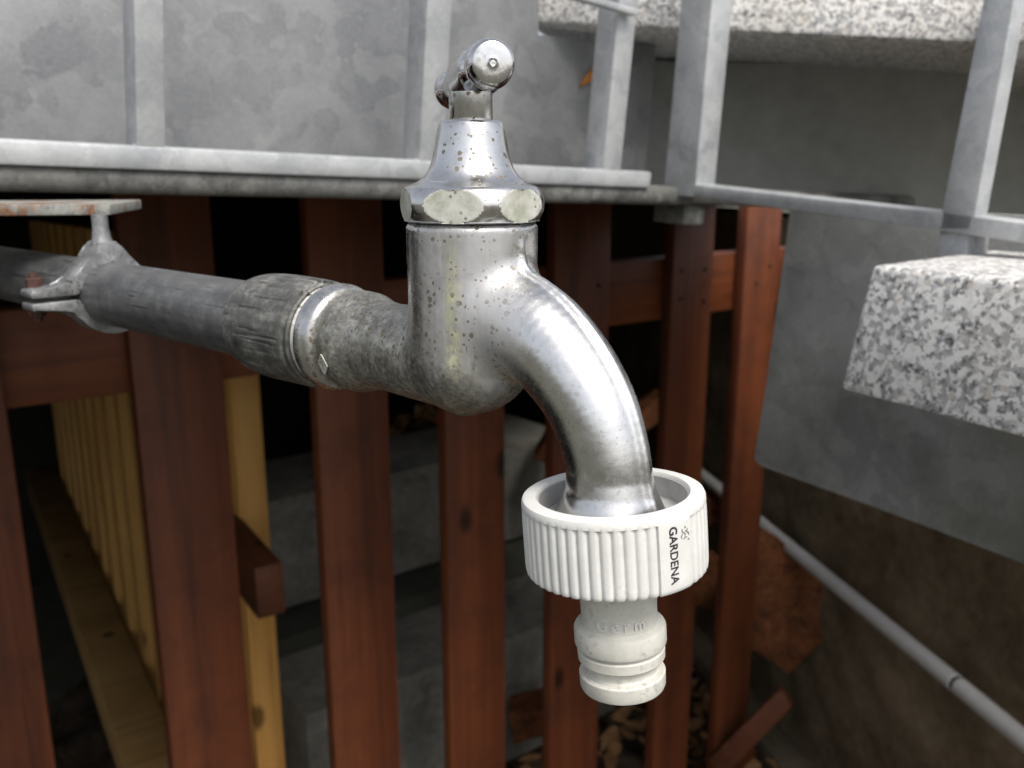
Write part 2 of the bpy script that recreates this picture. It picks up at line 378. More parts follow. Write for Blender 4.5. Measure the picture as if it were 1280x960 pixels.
def lathe(prof, n=64, rfun=None, axis='z', closed=False):
    """prof: list of (r, t); revolve round the axis. rfun(phi, r, t) may change the radius"""
    vs = []; fs = []; m = len(prof)
    for i in range(n):
        ph = 2*math.pi*i/n
        for r, t in prof:
            rr = rfun(ph, r, t) if rfun else r
            x, y = rr*math.cos(ph), rr*math.sin(ph)
            vs.append((x, y, t) if axis == 'z' else (t, x, y) if axis == 'x' else (y, t, x))
    for i in range(n):
        j = (i+1) % n
        for k in range(m-1): fs.append((i*m+k, j*m+k, j*m+k+1, i*m+k+1))
        if closed: fs.append((i*m+m-1, j*m+m-1, j*m, i*m))
    if not closed:
        if prof[0][0] > 1e-6: fs.append(tuple(i*m for i in range(n))[::-1])
        if prof[-1][0] > 1e-6: fs.append(tuple(i*m+m-1 for i in range(n)))
    bm = bmesh.new(); bm.from_mesh(pydata(vs, fs)); bmesh.ops.remove_doubles(bm, verts=bm.verts, dist=1e-7)
    return bm
def smooth_profile(pts, n):
    pts = np.array(pts, float); t = np.arange(len(pts)); tt = np.linspace(0, len(pts)-1, n)
    out = []
    for q in tt:
        i = min(int(q), len(pts)-2); f = q-i
        p0, p1, p2, p3 = pts[max(i-1, 0)], pts[i], pts[i+1], pts[min(i+2, len(pts)-1)]
        out.append(.5*((2*p1)+(-p0+p2)*f+(2*p0-5*p1+4*p2-p3)*f*f+(-p0+3*p1-3*p2+p3)*f**3))
    return [tuple(o) for o in out]
def tube_mesh(path, r, n=16, caps=True):
    path = [np.asarray(p, float) for p in path]; rs = r if hasattr(r, '__len__') else [r]*len(path)
    vs = []; fs = []; ref = None
    for i, p in enumerate(path):
        t = path[min(i+1, len(path)-1)]-path[max(i-1, 0)]; t /= np.linalg.norm(t)
        if ref is None: ref = np.cross(t, Zv if abs(t[2]) < .9 else V(1, 0, 0))
        ref = ref-t*np.dot(ref, t); ref /= np.linalg.norm(ref); b = np.cross(t, ref)
        for k in range(n):
            a = 2*math.pi*k/n; vs.append(p+rs[i]*(ref*math.cos(a)+b*math.sin(a)))
    for i in range(len(path)-1):
        for k in range(n):
            fs.append((i*n+k, i*n+(k+1) % n, (i+1)*n+(k+1) % n, (i+1)*n+k))
    if caps: fs.append(tuple(range(n))[::-1]); fs.append(tuple(range((len(path)-1)*n, len(path)*n)))
    return vs, fs

# implicit surfaces -> mesh (surface nets), for the cast tap body
def surface_nets(f, lo, hi, h):
    lo = np.array(lo, float); n = np.ceil((np.array(hi)-lo)/h).astype(int)+1
    X, Y, Z = np.meshgrid(*[lo[i]+h*np.arange(n[i]) for i in range(3)], indexing='ij')
    D = f(np.stack([X, Y, Z], -1).reshape(-1, 3)).reshape(n)
    S = D < 0
    acc = np.zeros(tuple(n-1)+(3,)); cnt = np.zeros(tuple(n-1))
    sl = lambda o: tuple(slice(o[i], n[i]-1+o[i]) for i in range(3))
    cs = [(0, 0, 0), (1, 0, 0), (0, 1, 0), (0, 0, 1), (1, 1, 0), (1, 0, 1), (0, 1, 1), (1, 1, 1)]
    for a in cs:
        for ax in range(3):
            if a[ax]: continue
            b = list(a); b[ax] = 1; b = tuple(b)
            da, db = D[sl(a)], D[sl(b)]; cr = (da < 0) != (db < 0)
            t = np.where(cr, da/np.where(da == db, 1, da-db), 0)
            for k in range(3): acc[..., k] += np.where(cr, a[k]+(t if k == ax else 0), 0)
            cnt += cr
    act = cnt > 0; idx = -np.ones(act.shape, int); idx[act] = np.arange(act.sum())
    ijk = np.argwhere(act); vs = lo+h*(ijk+acc[act]/cnt[act][:, None])
    fs = []
    for ax in range(3):
        o = [0, 0, 0]; o[ax] = 1
        A = S[tuple(slice(0, n[i]-o[i]) for i in range(3))]; B = S[tuple(slice(o[i], n[i]) for i in range(3))]
        e = np.argwhere(A != B); u, v_ = (ax+1) % 3, (ax+2) % 3
        e = e[(e[:, u] > 0) & (e[:, v_] > 0) & (e[:, u] < n[u]-1) & (e[:, v_] < n[v_]-1)]
        q = []
        for du, dv in ((-1, -1), (0, -1), (0, 0), (-1, 0)):
            c = e.copy(); c[:, u] += du; c[:, v_] += dv; q.append(idx[c[:, 0], c[:, 1], c[:, 2]])
        q = np.stack(q, 1); flip = ~A[e[:, 0], e[:, 1], e[:, 2]]; q[flip] = q[flip][:, ::-1]; fs.append(q)
    fs = np.concatenate(fs); fs = fs[(fs >= 0).all(1)]
    for _ in range(4):                                        # settle the vertices on the exact surface
        d = f(vs); e = 1e-3*h*50; gr = np.stack([(f(vs+np.eye(3)[k]*e)-f(vs-np.eye(3)[k]*e))/(2*e) for k in range(3)], 1)
        vs = vs-gr*(np.clip(d/np.maximum((gr**2).sum(1), .2), -h, h))[:, None]
    return vs, fs
def smin(a, b, k):
    hh = np.maximum(k-np.abs(a-b), 0)/k; return np.minimum(a, b)-hh*hh*k*.25

# ================================================================== the setting
gm = pydata([(-300, -300, 0), (300, -300, 0), (300, 300, 0), (-300, 300, 0)], [(0, 1, 2, 3)])
g_ = link('ground', gm, M['ground'], kind='structure')
# soil bed under the stairs and behind the fence
bm = bmesh.new(); NX = 70
bmesh.ops.create_grid(bm, x_segments=NX, y_segments=NX, size=1.0)
for vtx in bm.verts:
    x, y = vtx.co.x*1.25, vtx.co.y*1.25
    h = .02*math.sin(9*x+3)*math.cos(7*y)+.012*math.sin(31*x+5*y)*math.sin(23*y)+.010*random.uniform(-1, 1)
    ed = max(abs(vtx.co.x), abs(vtx.co.y)); vtx.co = Vector((x+.15, y+1.75, .035+h if ed < .96 else -.02))
link('soil', bm_mesh(bm), M['soil'], smooth=True, kind='structure')

# ================================================================== wooden fence (plane through FP0 along P, front face)
FP0 = pd(204, 262, .845); FN = Q
def fpt(s, z, off=0): p = FP0+P*s+Q*off; p = p.copy(); p[2] = z; return p
fence = thing('wooden_fence', 'red-brown stained wooden slat fence under the steel platform, behind the tap', 'fence',
              tuple(fpt(.4, .02)), math.pi/2-AZ)
def fslat(s, wd, z0, z1, name='slat', off=0, th=.02):
    c = fpt(s, (z0+z1)/2, off)
    return prism(name, box_pts(c, P, Zv, wd/2, (z1-z0)/2), Q*th, M['redwood'], fence, bev=.0025)
SL = [(-.198, .091), (.0014, .0885), (.192, .091), (.362, .092), (.540, .099), (.759, .088), (.921, .087)]
slats = []
for i, (s, wd) in enumerate(SL):
    top = CAMZ+.010-.042*(FP0[0]+P[0]*s)-.012
    slats.append(fslat(s, wd, .03+.01*(i % 3), top))
ZR0, ZR1 = CAMZ-.212, CAMZ-.120
for a, b_, nm in ((-.62, 1.04, 'rail'),):
    prism(nm, box_pts(fpt((a+b_)/2, (ZR0+ZR1)/2, .0203), P, Zv, (b_-a)/2, (ZR1-ZR0)/2), Q*.035, M['redrail'], fence, bev=.003)
prism('rail', box_pts(fpt(.2, .075, .0203), P, Zv, .83, .04), Q*.035, M['redrail'], fence, bev=.003)
# screw heads
scr_bm = lathe([(0, -.0012), (.0034, -.0006), (.0034, .001)], 14, axis='y'); scr_me = bm_mesh(scr_bm); scr_me.materials.append(M['screw'])
for i, lst in ((4, [(.028, .028), (-.028, .062)]), (5, [(-.026, .018), (.026, .020), (-.026, .060), (.026, .068)]), (6, [(-.012, .05), (.020, .024)]),
               (1, []), (3, [(.02, .03)])):
    for ds, dz in lst:
        o = bpy.data.objects.new('screw', scr_me); COL.objects.link(o); o.parent = slats[i]
        p = fpt(SL[i][0]+ds, ZR1-dz, -.0002)
        o.matrix_basis = world_of(fence).inverted() @ (Matrix.Translation(tuple(p)) @ Matrix.Rotation(math.pi/2-AZ, 4, 'Z'))

# ================================================================== things seen through the fence
# partition of bare slats running away to the left, with its red rail end and pine post
ro = .085
rc = hit(338, 739, FP0+Q*ro, Q)
SPART = float(np.dot(rc-FP0, P))
PAZ = rad(-33); Q2 = V(math.sin(PAZ), math.cos(PAZ), 0); P2 = V(math.cos(PAZ), -math.sin(PAZ), 0)
part = thing('slat_partition', 'bare pine slat partition running back behind the fence, red rail end towards us', 'fence', tuple(V(rc[0], rc[1], .02)), -PAZ)
def ppt(off, z, ds=0): p = rc+P2*ds+Q2*(off-ro); p = p.copy(); p[2] = z; return p
prism('rail', box_pts(ppt(ro, rc[2]), P2, Zv, .0175, .034), Q2*.34, M['redend'], part, bev=.002, label='red-brown rail with its cut end towards us')
pz1 = CAMZ-.20
PO = .17
pL = hit(296, 600, FP0+Q*(ro+PO), Q); pR = hit(333, 600, FP0+Q*(ro+PO), Q)
sL, sR = float(np.dot(pL-FP0, P)), float(np.dot(pR-FP0, P))
pc = FP0+P*((sL+sR)/2)+Q*(ro+PO); pc = pc.copy(); pc[2] = (pz1+.04)/2
prism('post', box_pts(pc, P, Zv, (sR-sL)/2, (pz1-.04)/2), Q*.06, M['pine'], part, bev=.002, label='bright new pine post beside the red rail end')
for k in range(13):
    off = .16+k*.145; tp = CAMZ-.075-.004*k
    c = ppt(off+.032, (tp+.10)/2, -.075)
    prism('slat', box_pts(c, Q2, Zv, .021, (tp-.10)/2), P2*.02, M['oldpine'], part, bev=.002)
b0 = hit(191, 859, ppt(0, 0, -.08), P2); bz = b0[2]
prism('beam', box_pts(ppt(-.02, bz-.04, -.118), P2, Zv, .038, .04), Q2*2.0, M['beam'], part, bev=.004)

# concrete steps behind the fence, parallel to it
steps = thing('concrete_steps', 'grey concrete block steps in the shade behind the red fence', 'steps', tuple(fpt(.5, .02, .5)), math.pi/2-AZ)
def step(offs, y0, y1, x, dep, s0, s1, m, nm='step'):
    P0 = FP0+Q*offs
    zt = hit(x, y0, P0, Q)[2]; zb = hit(x, y1, P0, Q)[2]
    c = fpt((s0+s1)/2, (zt+zb)/2, offs)
    prism(nm, box_pts(c, P, Zv, (s1-s0)/2, (zt-zb)/2), Q*dep, m, steps, bev=.006)
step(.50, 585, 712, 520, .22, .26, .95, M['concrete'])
step(.42, 745, 850, 520, .5, .23, .93, M['shaded_step'])
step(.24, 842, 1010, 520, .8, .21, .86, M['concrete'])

# rear and side walls added to keep the space under the platform dark
rw = prism('added_rear_wall', box_pts(fpt(.2, .6, 1.9), P, Zv, 2.0, .62), Q*.15, M['black'], bev=.004)
tag(rw, 'wall added far back under the platform, coloured near-black for its shade', 'wall')
lw = prism('added_side_wall', box_pts(fpt(-1.1, .6, 1.1), Q, Zv, .79, .62), P*-.15, M['black'], bev=.004)
tag(lw, 'added side wall left of the pine partition, near-black for the shade under the platform', 'wall')

# ------------------------------------------------------------------ brown stone wall at the right
WD = V(-.196, .981, 0); WD /= np.linalg.norm(WD); WNn = V(-WD[1], WD[0], 0)      # WNn points left, to the open side
W0 = hit(1280, 925, V(.66, .9, 0), WNn)
swall = thing('stone_wall', 'dim brown rubble stone wall at the right behind the steel plate', 'wall', tuple(V(W0[0], W0[1], 0)), math.atan2(WD[1], WD[0]))
def wpt(s, z, off=0): p = W0+WD*s+WNn*off; p = p.copy(); p[2] = z; return p
NS, NZ = 120, 54; wv = []; wf = []
for i in range(NS+1):
    for k in range(NZ+1):
        sx, zz = -.75+3.55*i/NS, -.02+1.14*k/NZ
        h = .010*math.sin(7*sx+2*zz+1)*math.sin(11*zz+3*sx)+.006*math.sin(23*sx+5*math.sin(9*zz))*math.sin(19*zz+4*math.sin(6*sx))+random.uniform(-.0025, .0025)
        wv.append(wpt(sx, zz, -.022+h))
for i in range(NS):
    for k in range(NZ):
        a = i*(NZ+1)+k; wf.append((a, a+1, a+NZ+2, a+NZ+1))
wi = world_of(swall).inverted()
link('rough_face', pydata([tuple(wi @ Vector(tuple(v))) for v in wv], wf), M['stone'], swall, True)
prism('core', box_pts(wpt(1.025, .56, -.06), WD, Zv, 1.78, .55), WNn*-.2, M['mortar'], swall)
prism('footing', box_pts(wpt(1.025, .05, .035), WD, Zv, 1.76, .055), WNn*-.08, M['mortar'], swall, bev=.015)
# grey pipe along the wall
c0 = hit(952, 655, W0+WNn*.022, WNn); c1 = hit(1197, 856, W0+WNn*.022, WNn); c2 = hit(1330, 967, W0+WNn*.022, WNn)
ct = thing('wall_pipe', 'long thin grey plastic pipe running diagonally along the stone wall', 'pipe', tuple(c1))
dv = (c0-c2)/np.linalg.norm(c0-c2)
def seg(nm, a, b_, r, m, par=ct):
    vs, fs = tube_mesh([np.asarray(a)-c1, np.asarray(b_)-c1], r, 20); return link(nm, pydata(vs, fs), m, par, 40)
seg('pipe_length', c1+dv*.004, c0+dv*.5, .0125, M['conduit']); seg('pipe_length', c2-dv*.2, c1-dv*.004, .0125, M['conduit'])
seg('joint_gap', c1-dv*.005, c1+dv*.005, .0105, M['dark'])

# broken terracotta slab and bricks, loose board behind the last slat
def chunk(name, pts, ext, m, label, cat, group=None, jag=.006, bev=.004):
    c = np.mean(np.array(pts), 0)+np.asarray(ext)/2
    bm = prism_bm([p-c for p in pts], ext, bev, 1)
    bmesh.ops.subdivide_edges(bm, edges=bm.edges, cuts=2, use_grid_fill=True)
    for vv in bm.verts: vv.co += Vector((random.uniform(-1, 1), random.uniform(-1, 1), random.uniform(-1, 1)))*jag
    o = link(name, bm_mesh(bm), m, smooth=50); o.location = tuple(c); return tag(o, label, cat, group)
tp0 = pd(1000, 760, 1.62); tn = V(-.25, -.95, .2); tn /= np.linalg.norm(tn)
chunk('terracotta_slab', [hit(x, y, tp0, tn) for x, y in ((905, 690), (950, 662), (1003, 694), (1060, 770), (985, 842), (925, 800))], -tn*.03, M['brick'],
      'broken orange terracotta slab below the grey pipe, beside the last fence slat', 'slab', None, .0025, .002)
bp0 = pd(950, 905, 1.52); bn = V(-.45, -.9, .05); bn /= np.linalg.norm(bn)
lb = prism('loose_board', [hit(x, y, bp0, bn) for x, y in ((885, 950), (975, 862), (990, 884), (905, 972))], -bn*.02, M['redend'], bev=.003)
tag(lb, 'reddish loose board lying slanted at the foot of the fence', 'board')
bl = [(815, 700, 1.75, .09, .06, 20), (800, 620, 1.9, .10, .055, -25), (893, 735, 1.78, .09, .06, 50), (668, 905, 1.5, .08, .05, 10), (895, 640, 1.95, .10, .06, 5),
      (812, 520, 2.0, .10, .05, 35), (690, 560, 1.75, .07, .04, 60)]
blab = ['broken brick low between the fourth and fifth gaps of the fence', 'broken brick leaning higher up behind the fence, left of the fifth slat', 'orange brick seen between the last two fence slats',
        'brick lump low behind the fence, left of the hose connector', 'brick high between the last two fence slats', 'small brick piece behind the spout, far back', 'small brick piece just under the tap body, far back']
for (x, y, d, a, b_, r), lab in zip(bl, blab):
    c = pd(x, y, d); u = V(math.cos(rad(r)), .2, math.sin(rad(r))); u /= np.linalg.norm(u)
    v_ = np.cross(V(0, -1, .2), u); v_ /= np.linalg.norm(v_)
    chunk('brick_piece', box_pts(c, u, v_, a/2, b_/2), V(0, .06, 0), M['brick'], lab, 'brick', 'broken bricks heaped behind the fence', .004)
# rubble heap that carries them
bm = bmesh.new(); bmesh.ops.create_grid(bm, x_segments=46, y_segments=30, size=1)
for vv in bm.verts:
    x, y = vv.co.x, vv.co.y
    h = .62*max(0, 1-(x*x*.9+y*y))**.7
    vv.co = Vector((x*.5, y*.38, h+random.uniform(-.02, .02)*(1 if h > .02 else 0)-.02))
o = link('rubble_heap', bm_mesh(bm), M['soil'], smooth=False, kind='stuff'); o.location = tuple(fpt(.80, .03, .78)); o.rotation_euler = (0, 0, math.pi/2-AZ)
tag(o, 'dark heap of soil and debris behind the right end of the fence', 'soil heap')
# leaf litter
vs = []; fs = []
def leaf_at(c, L, W_, yaw, tilt, roll):
    R_ = Matrix.Rotation(yaw, 3, 'Z') @ Matrix.Rotation(tilt, 3, 'X') @ Matrix.Rotation(roll, 3, 'Y')
    pts = [(0, -L/2, 0), (W_/2, -L*.1, .12*W_), (W_*.35, L*.25, .1*W_), (0, L/2, .05*L), (-W_*.35, L*.25, .1*W_), (-W_/2, -L*.1, .12*W_), (0, 0, -.05*W_)]
    b0 = len(vs); vs.extend([np.array(R_ @ Vector(p))+c for p in pts])
    for k in range(6): fs.append((b0+6, b0+k, b0+(k+1) % 6))
for _ in range(1500):
    x = random.uniform(-.5, 1.1); y = random.uniform(.75, 2.2)
    leaf_at(V(x, y, .05+random.uniform(0, .05)), random.uniform(.03, .075), random.uniform(.018, .04), random.uniform(0, 6.3), random.uniform(-.6, .6), random.uniform(-.6, .6))
for _ in range(420):
    a = random.uniform(-.85, .85); b_ = random.uniform(-.8, .8); h = .62*max(0, 1-(a*a*.9+b_*b_))**.7
    p = fpt(.80+a*.5, .03+h+random.uniform(0, .02), .78+b_*.38)
    leaf_at(p, random.uniform(.03, .07), random.uniform(.015, .035), random.uniform(0, 6.3), random.uniform(-.9, .9), random.uniform(-.9, .9))
o = link('leaf_litter', pydata(vs, fs), M['leaf'], kind='stuff')
tag(o, 'dead brown leaves littering the soil at the foot of the fence and wall', 'leaves')

# ================================================================== steel platform and railings
DA = .40                                        # depth of the first bar
SA = pd(188, 185, DA); PN = np.cross(SP, SU); PN /= np.linalg.norm(PN)
if np.dot(PN, Q) < 0: PN = -PN
def sh(x, y, off=0): return hit(x, y, SA+PN*off, PN)
def s_of(p): return float(np.dot(p-SA, SP)/np.dot(SP, SP))
plat = thing('steel_platform', 'galvanised steel landing with rounded lower edge and grey side sheet above the fence', 'platform', tuple(sh(300, 230)))
# rounded edge, a half-round bull-nose running along SP
e0 = sh(300, 229.5); rE = abs(np.dot(sh(300, 213)-sh(300, 247), SU))/2
bm = bmesh.new(); prof = []
for k in range(15):
    a = rad(-90+180*k/14); prof.append(-PN*(rE*.62*math.cos(a))+SU*(rE*math.sin(a)))
prof += [PN*.012+SU*rE, PN*.012-SU*rE]
sE0, sE1 = s_of(e0)-.75, s_of(e0)+.86
prism('edge', [e0+PN*.0065+SP*(sE0-s_of(e0))+q for q in prof], SP*(sE1-sE0), M['edge'], plat, smooth=40)
# deck slab going back over the fence
dtop = e0+SU*(-.001)
d0 = e0-SU*rE*.75; PH = np.cross(V(0, 0, 1), SP); PH[2] = 0; PH /= np.linalg.norm(PH)
if np.dot(PH, Q) < 0: PH = -PH
prism('deck', [d0+PH*.019+SP*(sE0-1.5), d0+PH*.019+SP*sE1, d0+PH*.62+SP*sE1, d0+PH*.62+SP*(sE1+1.6), d0+PH*2.5+SP*(sE1+1.6), d0+PH*2.5+SP*(sE0-1.5)], SU*rE*1.4, M['plate'], plat)
# grey sheet behind the bars with a folded seam
SO = .10
shp = [sh(-420, 214, SO), sh(806, 222, SO), sh(821, 55, SO), sh(672, 45, SO), sh(672, -190, SO), sh(-420, -190, SO)]
prism('sheet', shp, PN*.004, M['sheet'], plat, bev=.001)
# railing in front of the sheet
rail1 = thing('steel_railing', 'galvanised square bar railing welded to a flat bottom bar, in front of the grey sheet', 'railing', tuple(sh(188, 196)))
bz0, bz1 = sh(188, 213), sh(188, 182.5)
hB = abs(np.dot(bz1-bz0, SU)); cB = (bz0+bz1)/2
eR = sh(815, 221)
prism('bottom_bar', box_pts(cB+SP*((s_of(eR)-.62)/2), SP, SU, (s_of(eR)+.62)/2, hB/2), PN*.015, M['bar'], rail1, bev=.0016)
for k, (x0, x1, y) in enumerate(((170, 207, 120), (529, 560, 120), (763.5, 786.5, 120))):
    a, b_ = sh(x0, y), sh(x1, y); wdt = np.linalg.norm(b_-a); c = (a+b_)/2
    base = c+SU*(np.dot(cB+SP*s_of(c)*1-c, SU)+hB/2-.0006)
    base = c-SU*0
    zc = float(np.dot(cB+SP*s_of(c)-c, SU))+hB/2-.0008
    dpt = .020
    prism('bar', [c-SP*wdt/2+SU*zc+PN*.0004, c+SP*wdt/2+SU*zc+PN*.0004, c+SP*wdt/2+SU*.34+PN*.0004, c-SP*wdt/2+SU*.34+PN*.0004], PN*(dpt-.0004), M['bar'], rail1, bev=.0014)
    # weld bead at the foot
    f = c+SU*zc+PN*.004
    vs, fs = tube_mesh([f-SP*(wdt/2+.001), f-SP*wdt*.1-PN*.0012, f+SP*(wdt/2+.001)], [.0012, .002, .0013], 8)
    w_ = world_of(rail1).inverted(); link('weld', pydata([tuple(w_ @ Vector(tuple(v))) for v in vs], fs), M['bar'], rail1, True)

prism('cross_bar', [sh(700, -14, -.001), sh(788, 12, -.001), sh(787, 21, -.001), sh(700, -4, -.001)], PN*-.006, M['bar'], rail1, bev=.001)
# second railing coming down beside the steps towards the right
DD, DE = .60, .45
rail2 = thing('stair_railing', 'galvanised stair railing with broad corner post and sloping bottom bar before the granite steps', 'railing', tuple(pd(870, 235, DD)))
def quadpx(pts, d): return [pd(x, y, d) for x, y in pts]
A0, A1 = pd(868, 238, DD), pd(1195, 283, DE); dR = (A1-A0)/np.linalg.norm(A1-A0)
hor = V(dR[0], dR[1], 0); hor /= np.linalg.norm(hor); bk = V(-hor[1], hor[0], 0)
if bk[1] < 0: bk = -bk
def plane_hit(x, y): return hit(x, y, A0, bk)
prism('bottom_bar', [plane_hit(866, 230), plane_hit(1196, 268), plane_hit(1420, 296), plane_hit(1420, 326), plane_hit(1196, 291), plane_hit(866, 247)], bk*.020, M['bar'], rail2, bev=.0012)
# broad flat corner post
prism('post', [plane_hit(828.5, 243), plane_hit(868, 247), plane_hit(901, -120), plane_hit(862, -120)], bk*.019, M['bar'], rail2, bev=.0014)
prism('bar', [plane_hit(1171, 290), plane_hit(1215, 290), plane_hit(1290, -120), plane_hit(1252, -120)], bk*.012, M['bar'], rail2, bev=.0016)
prism('bar_foot', [plane_hit(1170, 288)+bk*.003, plane_hit(1206, 290)+bk*.003, plane_hit(1202, 380)+bk*.003, plane_hit(1166, 380)+bk*.003], bk*.02, M['bar'], rail2, bev=.001)

# stringer plate under the steps
STD = V(-math.sin(rad(33)), math.cos(rad(33)), 0)          # runs away to the left
STN = V(STD[1], -STD[0], 0); S0 = pd(942, 578, .64)
if STN[0] < 0: STN = -STN
def st(x, y): return hit(x, y, S0, STN)
pl = [st(988, 255), st(958, 478)]+[st(*q) for q in ((942.5, 568), (943, 575), (946, 579), (953, 583))]+[st(1110, 640), st(1400, 752), st(1400, 275)]
sp_ = prism('stair_stringer', pl, STN*.006, M['plate'], bev=.001)
tag(sp_, 'flat dull grey steel stringer plate with rounded corner under the granite step', 'stair plate')

# granite treads
def tread(label, pts, ext, lab=None, bev=.003):
    bm = prism_bm(pts, ext, bev, 2); c = Vector(tuple(np.mean(np.array(pts), 0)))
    bmesh.ops.translate(bm, vec=-c, verts=bm.verts)
    bmesh.ops.triangulate(bm, faces=[f for f in bm.faces if len(f.verts) > 4])
    o = link('granite_step', bm_mesh(bm), M['granite'], smooth=40); o.location = c
    return tag(o, label, 'step', 'granite steps of the outdoor stair')
D1 = .40
k0 = pd(1090, 331, D1); t1 = V(math.sin(rad(152)), math.cos(rad(152)), 0)      # front edge comes towards us
t1e = pd(1280, 378, D1)
b1 = V(math.sin(rad(50)), math.cos(rad(50)), .0)
TT = .055
lean = V(-.012, 0, 0)
tread('near speckled grey-white granite step slab at the right edge, seen from its rough end',
      [k0, k0+t1*.30, k0+t1*.30+b1*.30, k0+b1*.30], V(-.010, 0, -.0585))
# upper tread
D2 = .63
f0 = pd(657, 27, D2); t2 = V(math.sin(rad(94)), math.cos(rad(94)), -.055)
f1 = f0+t2*.42
bkU = V(.06, .15, 0)
up = V(.006, 0, .06)
tread('upper speckled granite step slab along the top, brown beneath, behind both railings',
      [f0, f1, f1+V(.06, .30, 0), f0+V(.09, .30, 0), f0+V(.012, .05, 0)], up, bev=.004)
f2 = pd(1238, 54, .50)
tread('pale granite step slab in the top right corner, behind the last railing bar',
      [f2, f2+V(.30, -.05, 0), f2+V(.60, .50, 0), f2+V(.27, .50, 0)], V(.004, 0, .06), bev=.006)
# dark wall under the upper tread
wt = V(math.sin(rad(94)), math.cos(rad(94)), 0); wb = V(-wt[1], wt[0], 0)
if wb[1] < 0: wb = -wb
u0 = f0+wb*.17; zc = u0[2]
ow = prism('riser_wall', [u0-wt*.06+V(0, 0, -.003), u0+wt*.50+V(0, 0, -.018), hit(1420, 303, u0, wb), hit(1190, 279, u0, wb), hit(900, 243, u0, wb), hit(640, 222, u0, wb)], wb*.06, M['riser'])
tag(ow, 'dim grey riser panel under the upper granite step, behind the stair railing', 'wall')
# small bracket block under the platform edge and the dry leaf on the sheet
bk_p = sh(868, 269, .01)
o = prism('fixing_block', box_pts(bk_p, SP, SU, .011, .007), PN*.03, M['edge'], bev=.001)
tag(o, 'small pale metal block fixed under the platform edge above the fifth slat', 'bracket')
lp = sh(736, 95, SO-.0012)
vs, fs = [], []
for k in range(7):
    t = k/6; c = lp+SP*(.010-.020*t)*.9+SU*(.008-.016*t)*1.0; wv = .0032*math.sin(math.pi*min(1, t*.92+.06))
    pp = (SP*-.62+SU*.78)
    for j in (-1, 0, 1): vs.append(c+pp*wv*j-PN*(.0012*abs(j)+.0012*math.sin(3*t)))
for k in range(6):
    for j in range(2): fs.append((k*3+j, k*3+j+1, k*3+j+4, k*3+j+3))
cc = np.mean(np.array(vs), 0)
o = link('dry_leaf', pydata([v-cc for v in vs], fs), M['leaf_orange'], smooth=True); o.location = tuple(cc)
so_ = o.modifiers.new('thick', 'SOLIDIFY'); so_.thickness = .0004
tag(o, 'small curled orange dry leaf stuck on the dark end of the grey sheet', 'leaf')

# ================================================================== the tap (local frame: x along the spout, z up, mm -> m)
mm = .001
TB = pd(591, 375, .18); TO = V(TB[0], TB[1], CAMZ)
TA = math.atan2(-.662, .749)
tap = thing('garden_tap', 'old chrome garden tap with pitted body, T-handle and curved spout', 'tap', tuple(TO), TA)
SPATH = np.array([(0, -27), (8, -27.5), (16.8, -30.0), (24.4, -35.1), (30.6, -42.2), (34.0, -50), (35.4, -57.5), (35.9, -66)])
SRAD = np.array([10.4, 10.2, 9.7, 9.0, 8.4, 8.05, 7.95, 8.0])
SPF = np.array(smooth_profile(np.column_stack([SPATH, SRAD]), 40))
INL = ([-46, -45.4, -43.6, -41.2, -40.2, -39.2, -36.6, -33.5, -29.5, -25, -16, 0], [12.3, 12.9, 12.9, 12.2, 11.1, 10.8, 11.9, 11.7, 10.4, 9.9, 10.3, 10.6])
def tap_sdf(p):
    a, b, z = p[:, 0], p[:, 1], p[:, 2]
    body = np.where(z < -35.5, np.sqrt(a*a+b*b+((z+35.5)*.985)**2)-12.9, np.hypot(a, b)-np.interp(z, [-35.5, -30, -12, -10.2, -9.4], [12.9, 13.1, 13.2, 13.2, 12.6]))
    body -= .45*np.exp(-(np.abs(b)/.8)**3)*np.clip((a-5)/4, 0, 1)*np.clip((-11.5-z)/2, 0, 1)*np.clip((z+34)/6, 0, 1)
    # spout: chain of round cones
    d = np.full(len(a), 1e9)
    for i in range(len(SPF)-1):
        x0, z0, r0 = SPF[i]; x1, z1, r1 = SPF[i+1]; dx, dz = x1-x0, z1-z0
        t = np.clip(((a-x0)*dx+(z-z0)*dz)/(dx*dx+dz*dz), 0, 1)
        d = np.minimum(d, np.sqrt((a-x0-t*dx)**2+b*b+(z-z0-t*dz)**2)-(r0+t*(r1-r0)))
    d -= np.interp(z, [-66, -62.5, -60, -57, -54], [3.2, 3.0, 1.7, .5, 0])*(a > 15)
    # casting seam along the outer curve
    outer = np.clip(((a-8)*.6+(z+45)*.5)/8, 0, 1)
    d -= 1.0*np.exp(-(np.abs(b)/.95)**3)*np.clip((a-9)/4, 0, 1)*outer
    f = smin(body, d, 3.4)
    q = np.hypot(b, z+38.1)-np.interp(a, *INL)
    q = np.maximum(q, np.maximum(-46-a, a))
    f = smin(f, q, 2.6)
    f = np.maximum(f, z+9.3); f = np.maximum(f, -64-z)
    wob = np.clip((14-a)/6, 0, 1)
    f += wob*.04*np.sin(a*.55+1)*np.sin(z*.47)*np.sin(b*.6+2)+wob*.02*np.sin(a*1.7)*np.sin(z*1.9+1)*np.sin(b*1.8)
    return f
vs, fs = surface_nets(tap_sdf, (-48, -16, -67), (50, 16, -7), .55)
me = pydata(vs*mm, fs); body_o = link('body', me, M['tapbody'], tap, True)
